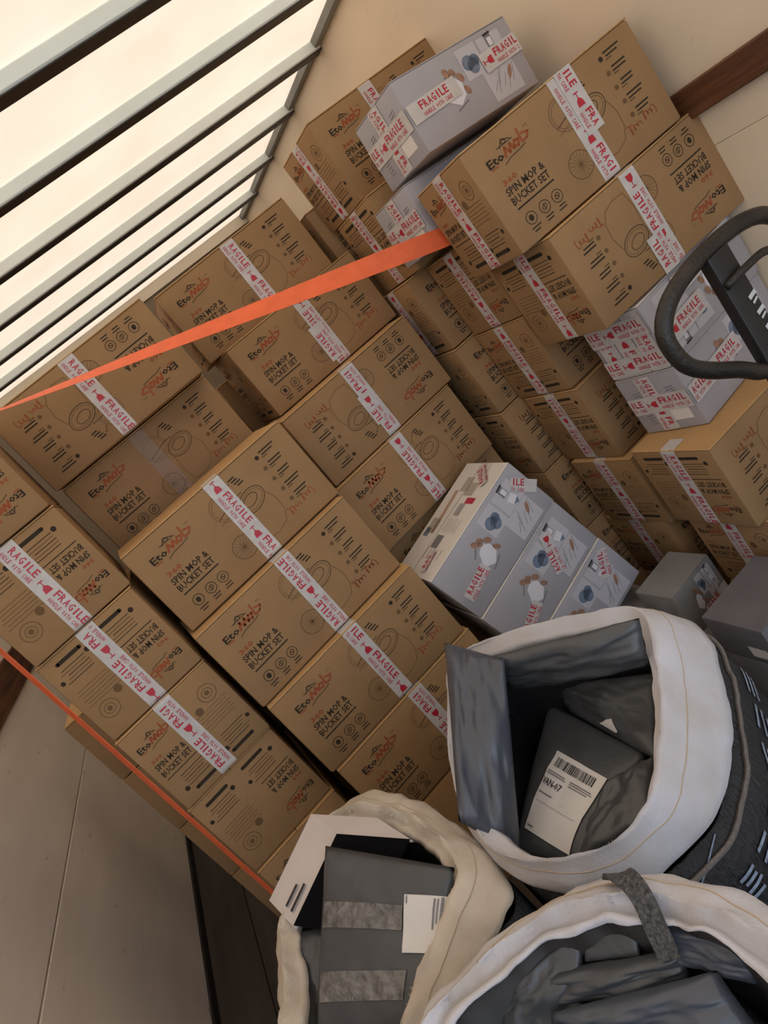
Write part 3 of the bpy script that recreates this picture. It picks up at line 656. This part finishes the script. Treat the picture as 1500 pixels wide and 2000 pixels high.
# seam tape and blue stencil marks on the black side of the big sack
n = 120
pts = [B1_[0][i].lerp(B1_[1][i], .30) + N1_[i] * .006 for i in list(range(96, 120)) + list(range(0, 34))]
v, f = tube(pts, .004, 6); obj('seam_tape', mesh('seam_tape', v, f, M_SEAM), k1)
V = []; F = []
def surf1(i, a):
    i0 = int(math.floor(i)); u = i - i0; r = max(0, min(6, int(math.floor(a)))); q = a - r
    p = lambda j: B1_[r][j % n].lerp(B1_[r + 1][j % n], q)
    return p(i0).lerp(p(i0 + 1), u) + N1_[i0 % n] * .0045
def stroke1(i0, a0, i1, a1, wd):
    di, da = i1 - i0, (a1 - a0) * 12; l = math.hypot(di, da); nx, na = -da / l * wd, di / l * wd / 12
    for k_ in range(4):
        s0, s1 = k_ / 4, (k_ + 1) / 4; b_ = len(V)
        for (s_, g_) in ((s0, -1), (s0, 1), (s1, 1), (s1, -1)): V.append(surf1(i0 + (i1 - i0) * s_ + nx * g_, a0 + (a1 - a0) * s_ + na * g_))
        F.append((b_, b_ + 1, b_ + 2, b_ + 3))
rg = random.Random(3)
LET = (((0, 0, 1, .1), (0, .35, 1, .45), (0, .75, 1, .8)), ((0, .1, .9, 0), (0, .5, 1, .55), (.1, .95, 1, .9)), ((0, 0, 1, .05), (.1, .3, .9, .35), (0, .6, 1, .7), (.2, 1, 1, 1)))
for q in range(9):
    i = 98 + q * 4.6
    for (x0, y0, x1, y1) in LET[q % 3]: stroke1(i + x0 * 3.0, .86 + y0 * .36, i + x1 * 3.0, .86 + y1 * .36, .34)
stroke1(120 + 16, .05, 120 + 27, .75, .16)
obj('stencil_marks', mesh('stencil_marks', V, F, M_BLUEP), k1)['kind'] = 'stuff'
def fray(sk, I, N, O, cnt, seed, ln, m):
    rg = random.Random(seed); V = []; F = []
    for _ in range(cnt):
        i = rg.randrange(n); t = 0; p = (I[i] if t == 0 else O[i]) + Vector((0, 0, -.004 if t == 0 else -.004)) + N[i] * (.001 if t == 0 else .002)
        p = p.lerp((I if t == 0 else O)[(i + 1) % n], rg.random() * .6)
        d = Vector((rg.uniform(-1, 1), rg.uniform(-1, 1), rg.uniform(-.2, 1))) * .7 + N[i] * (-.5 if t == 0 else .5); d = d.normalized() * ln * rg.uniform(.4, 1)
        s_ = d.orthogonal().normalized() * .0004; b_ = len(V)
        mid = p + d * .55 + Vector((rg.uniform(-1, 1), rg.uniform(-1, 1), 0)) * ln * .15
        V.extend([p - s_, p + s_, mid + s_, mid - s_, p + d]); F.extend([(b_, b_ + 1, b_ + 2, b_ + 3), (b_ + 3, b_ + 2, b_ + 4)])
    o = obj('frayed_threads', mesh('frayed_threads', V, F, m), sk); o['kind'] = 'stuff'
fray(k1, I1, N1_, O1_, 150, 1, .005, M_CUFF); fray(k2, I2, N2_, O2_, 320, 2, .010, M_CUFF2); fray(k3, I3, N3_, O3_, 120, 3, .005, M_CUFF)
# webbing loop on the near sack
P = crom([(.068, .548, .880), (.071, .532, .898), (.074, .513, .902), (.069, .494, .896), (.058, .479, .880), (.048, .466, .862)], 22, False)
V = []; F = []
for i, p in enumerate(P):
    d = (P[min(i + 1, 21)] - P[max(i - 1, 0)]).normalized(); s = Vector((.62, -.78, 0)); s = (s - d * s.dot(d)).normalized() * .011; nn = d.cross(s).normalized() * .0015
    V += [p - s - nn, p + s - nn, p + s + nn, p - s + nn]
for i in range(21):
    for j in range(4): F.append((4 * i + j, 4 * i + (j + 1) % 4, 4 * i + 4 + (j + 1) % 4, 4 * i + 4 + j))
obj('webbing_loop', mesh('webbing_loop', V, F, M_WEB), k3)

# ------------------------------------------------------------------ plastic mailers
def mailer(q, th, label, m=M_MAIL, seed=0, n=26, wr=.010, parent=None):
    a, b, c, d = [Vector(p) for p in q]; nrm = ((b - a).cross(d - a) + (d - c).cross(b - c)).normalized()
    if nrm.z < 0: nrm = -nrm
    base = (a + b + c + d) / 4
    def top(u, v, s):
        p = (a * (1 - u) + b * u) * (1 - v) + (d * (1 - u) + c * u) * v
        e = max(0, (1 - abs(2 * u - 1) ** 3.0)) ** .5 * max(0, (1 - abs(2 * v - 1) ** 3.0)) ** .5
        P3 = Vector((u * 3.1 + seed * 7.3, v * 3.1, seed))
        w1 = noise.noise(P3); w2 = 1 - abs(noise.noise(P3 * 2.1 + Vector((5, 1, 0)))) * 2
        w3 = 1 - abs(noise.noise(Vector((u * 9 + v * 3 + seed, v * 2.0 - u, seed * 2)))) * 2
        return p + nrm * (s * th * e + (w1 * 1.3 + w2 * .45 + w3 * .12) * wr * (e * .8 + .2))
    V = []; F = []
    for s in (1, -1):
        for j in range(n + 1):
            for i in range(n + 1): V.append(top(i / n, j / n, s) - base)
    k = (n + 1) ** 2
    for j in range(n):
        for i in range(n):
            q0 = j * (n + 1) + i; F.append((q0, q0 + 1, q0 + n + 2, q0 + n + 1)); F.append((k + q0, k + q0 + n + 1, k + q0 + n + 2, k + q0 + 1))
    me = mesh('mailer', V, F, m, smooth=True)
    bm = bmesh.new(); bm.from_mesh(me); bmesh.ops.remove_doubles(bm, verts=bm.verts, dist=1e-5); bmesh.ops.recalc_face_normals(bm, faces=bm.faces); bm.to_mesh(me); bm.free()
    o = obj('poly_mailer', me); o.location = base
    tag(o, label, 'mailer', 'grey plastic mailers')
    def on(u, v, h=.0012): return top(u, v, 1) + nrm * h - base
    return o, on
def patch(name, parent, on, quad, m, n=12, h=.0016):
    """sheet lying on a mailer, quad in its (u,v)"""
    V = []; F = []
    (a, b, c, d) = quad
    for j in range(n + 1):
        for i in range(n + 1):
            s, t = i / n, j / n
            u = (a[0] * (1 - s) + b[0] * s) * (1 - t) + (d[0] * (1 - s) + c[0] * s) * t
            v_ = (a[1] * (1 - s) + b[1] * s) * (1 - t) + (d[1] * (1 - s) + c[1] * s) * t
            V.append(on(u, v_, h))
    for j in range(n):
        for i in range(n): q0 = j * (n + 1) + i; F.append((q0, q0 + 1, q0 + n + 2, q0 + n + 1))
    return obj(name, mesh(name, V, F, m, smooth=True), parent)
def sub(quad, s0, s1, t0, t1):
    (a, b, c, d) = quad
    def f(s, t): return ((a[0] * (1 - s) + b[0] * s) * (1 - t) + (d[0] * (1 - s) + c[0] * s) * t, (a[1] * (1 - s) + b[1] * s) * (1 - t) + (d[1] * (1 - s) + c[1] * s) * t)
    return (f(s0, t0), f(s1, t0), f(s1, t1), f(s0, t1))
def shipping_label(o, on, quad, rows=True):
    lab = patch('shipping_label', o, on, quad, M_LABEL, 12, .0022)
    rg = random.Random(2); s = .10
    while s < .86:
        wd = rg.choice((.008, .012, .02)); patch('barcode_bar', lab, on, sub(quad, s, s + wd, .07, .20), M_BLACKINK, 3, .0034); s += wd + rg.choice((.008, .014, .02))
    for (s0, s1, t0, t1) in ((.05, .40, .27, .285), (.05, .42, .30, .315), (.50, .92, .27, .285), (.50, .95, .30, .312), (.50, .88, .33, .342), (.05, .35, .55, .565), (.06, .90, .66, .664), (.05, .20, .94, .955)):
        patch('text_line', lab, on, sub(quad, s0, s1, t0, t1), M_GDRK, 3, .0034)
    # route code
    k = Ink(); k.text('VAN-07', 0, 0, 1, 1, 0, .01)
    q = sub(quad, .03, .42, .37, .46); V = []
    for (x, y_, z) in k.v:
        s, t = x, 1 - y_; a, b, c, d = q
        V.append(on((a[0] * (1 - s) + b[0] * s) * (1 - t) + (d[0] * (1 - s) + c[0] * s) * t, (a[1] * (1 - s) + b[1] * s) * (1 - t) + (d[1] * (1 - s) + c[1] * s) * t, .0036))
    obj('route_code', mesh('route_code', V, k.f, M_BLACKINK), lab)
    return lab
# in the big sack
o, on = mailer([(.268, 1.095, .67), (.273, .833, .67), (.085, .783, .66), (.016, .920, .66)], .020, 'grey mailer with a white address label lying in the big sack', M_MAIL, 1, wr=.004)
shipping_label(o, on, ((.322, .320), (.856, .360), (.740, .951), (.145, .845)))
mailer([(.218, 1.048, .865), (.403, .844, .835), (.367, .842, .765), (.229, 1.067, .765)], .018, 'puffy grey mailer along the far rim of the big sack', M_MAIL, 2, wr=.012)
o, on = mailer([(.294, 1.085, .69), (.395, .893, .70), (.265, .792, .68), (.271, 1.030, .67)], .016, 'dark mailer with a small white corner, right side of the big sack', M_MAIL, 3, wr=.007)
patch('white_corner', o, on, ((.448, .90), (.618, .75), (.659, .90), (.626, .93)), M_LABEL, 3, .003)
mailer([(.193, .821, .70), (.262, .777, .71), (.176, .705, .72), (.067, .777, .70)], .015, 'crumpled black mailer against the near rim of the big sack', M_MAIL, 4, wr=.008)
mailer([(.202, 1.154, .885), (.235, 1.004, .860), (.026, .862, .70), (-.004, .887, .805)], .024, 'blue grey mailer standing up against the left rim of the big sack', M_MAILB, 5, wr=.013)
mailer([(.10, 1.02, .60), (.33, 1.02, .60), (.33, .75, .60), (.08, .75, .60)], .03, 'hidden mailer at the bottom of the big sack', M_MAIL, 6)
# in the frayed sack
o, on = mailer([(-.186, 1.060, .835), (-.052, .852, .785), (-.212, .765, .705), (-.355, .896, .735)], .016, 'grey mailer with two strips of shiny clear tape in the frayed sack', M_MAIL, 7, wr=.0035)
for q in (((.05, .315), (.70, .282), (.71, .424), (.05, .455)), ((.05, .678), (.78, .639), (.77, .796), (.05, .822))): patch('clear_tape', o, on, q, M_FILMT, 14, .0016)
q = ((.710, .216), (.995, .190), (.995, .530), (.735, .547))
lab = patch('shipping_label', o, on, q, M_LABEL, 10, .003)
for (s0, s1, t0, t1) in ((.72, .76, .05, .60), (.80, .83, .05, .50), (.88, .94, .02, .45), (.05, .08, .02, .16)): patch('text_line', lab, on, sub(q, s0, s1, t0, t1), M_GDRK, 3, .0042)
mailer([(-.325, 1.086, .755), (-.257, 1.030, .745), (-.340, .905, .710), (-.375, .950, .722)], .012, 'dark mailer corner along the left rim of the frayed sack', M_MAIL, 8, wr=.005)
mailer([(-.10, 1.10, .64), (-.07, .86, .64), (-.28, .80, .62), (-.31, 1.06, .62)], .03, 'hidden mailer at the bottom of the frayed sack', M_MAIL, 9)
# opened white carton in the frayed sack
V0 = Vector((-.161, 1.073, .821)); VL = Vector((-.184, 1.175, .831)) - V0; VD = Vector((-.309, 1.056, .774)) - V0; VR = Vector((-.076, .972, .780)) - V0
wb = empty('opened_box', tuple(V0)); tag(wb, 'opened white lined box with black inside sticking out of the frayed sack', 'box')
def slab(name, o_, a, b, th, m):
    nrm = a.cross(b).normalized() * th
    p = [o_, o_ + a, o_ + a + b, o_ + b]; V = p + [q + nrm for q in p]
    return obj(name, mesh(name, V, [(0, 1, 2, 3), (7, 6, 5, 4), (0, 4, 5, 1), (1, 5, 6, 2), (2, 6, 7, 3), (3, 7, 4, 0)], m), wb)
z0 = Vector((0, 0, 0))
fp = slab('end_flap', z0, VD, VL, .003, M_BOXW)
slab('top_panel', z0, VL, VR, .003, M_BOXW)
slab('dark_inside', z0 + VL * .06, VD * .98, VR, .004, M_BLKBOX)
nn_ = VD.cross(VL).normalized(); nn_ = nn_ if nn_.dot(Vector((0, 0, H0)) - V0) > 0 else -nn_
for j, (s0, s1, t) in enumerate(((.60, .90, .22), (.66, .90, .40))):
    a = VD * s0 + VL * t + nn_ * .0042; b = VD * s1 + VL * t + nn_ * .0042; c = VL * .06
    obj('text_line', mesh('text_line', [a, b, b + c, a + c], [(0, 1, 2, 3)], M_BLACKINK), fp)
# in the nearest sack
mailer([(-.052, .575, .85), (.061, .469, .855), (.050, .464, .830), (-.064, .566, .825)], .012, 'folded grey mailer ridge in the nearest sack', M_MAIL, 10, wr=.006)
mailer([(-.064, .545, .840), (.068, .437, .850), (.053, .391, .82), (-.093, .555, .80)], .016, 'big glossy mailer at the bottom edge in the nearest sack', M_MAILB, 11, wr=.007)
mailer([(.018, .560, .866), (.059, .520, .866), (.032, .503, .845), (-.009, .546, .845)], .004, 'small flat olive grey mailer under the far rim of the nearest sack', M_MAIL, 12, wr=.001)
mailer([(.064, .512, .866), (.096, .415, .862), (.084, .414, .832), (.041, .491, .845)], .008, 'shiny blue grey mailer right of the webbing loop', M_MAILB, 13, wr=.005)
mailer([(-.087, .592, .855), (.016, .562, .860), (-.046, .531, .82), (-.137, .585, .81)], .010, 'dark mailer on the left in the nearest sack', M_MAIL, 14, wr=.006)
mailer([(-.17, .55, .77), (.07, .46, .79), (.06, .25, .76), (-.18, .25, .76)], .025, 'hidden mailer at the bottom of the nearest sack', M_MAIL, 15)
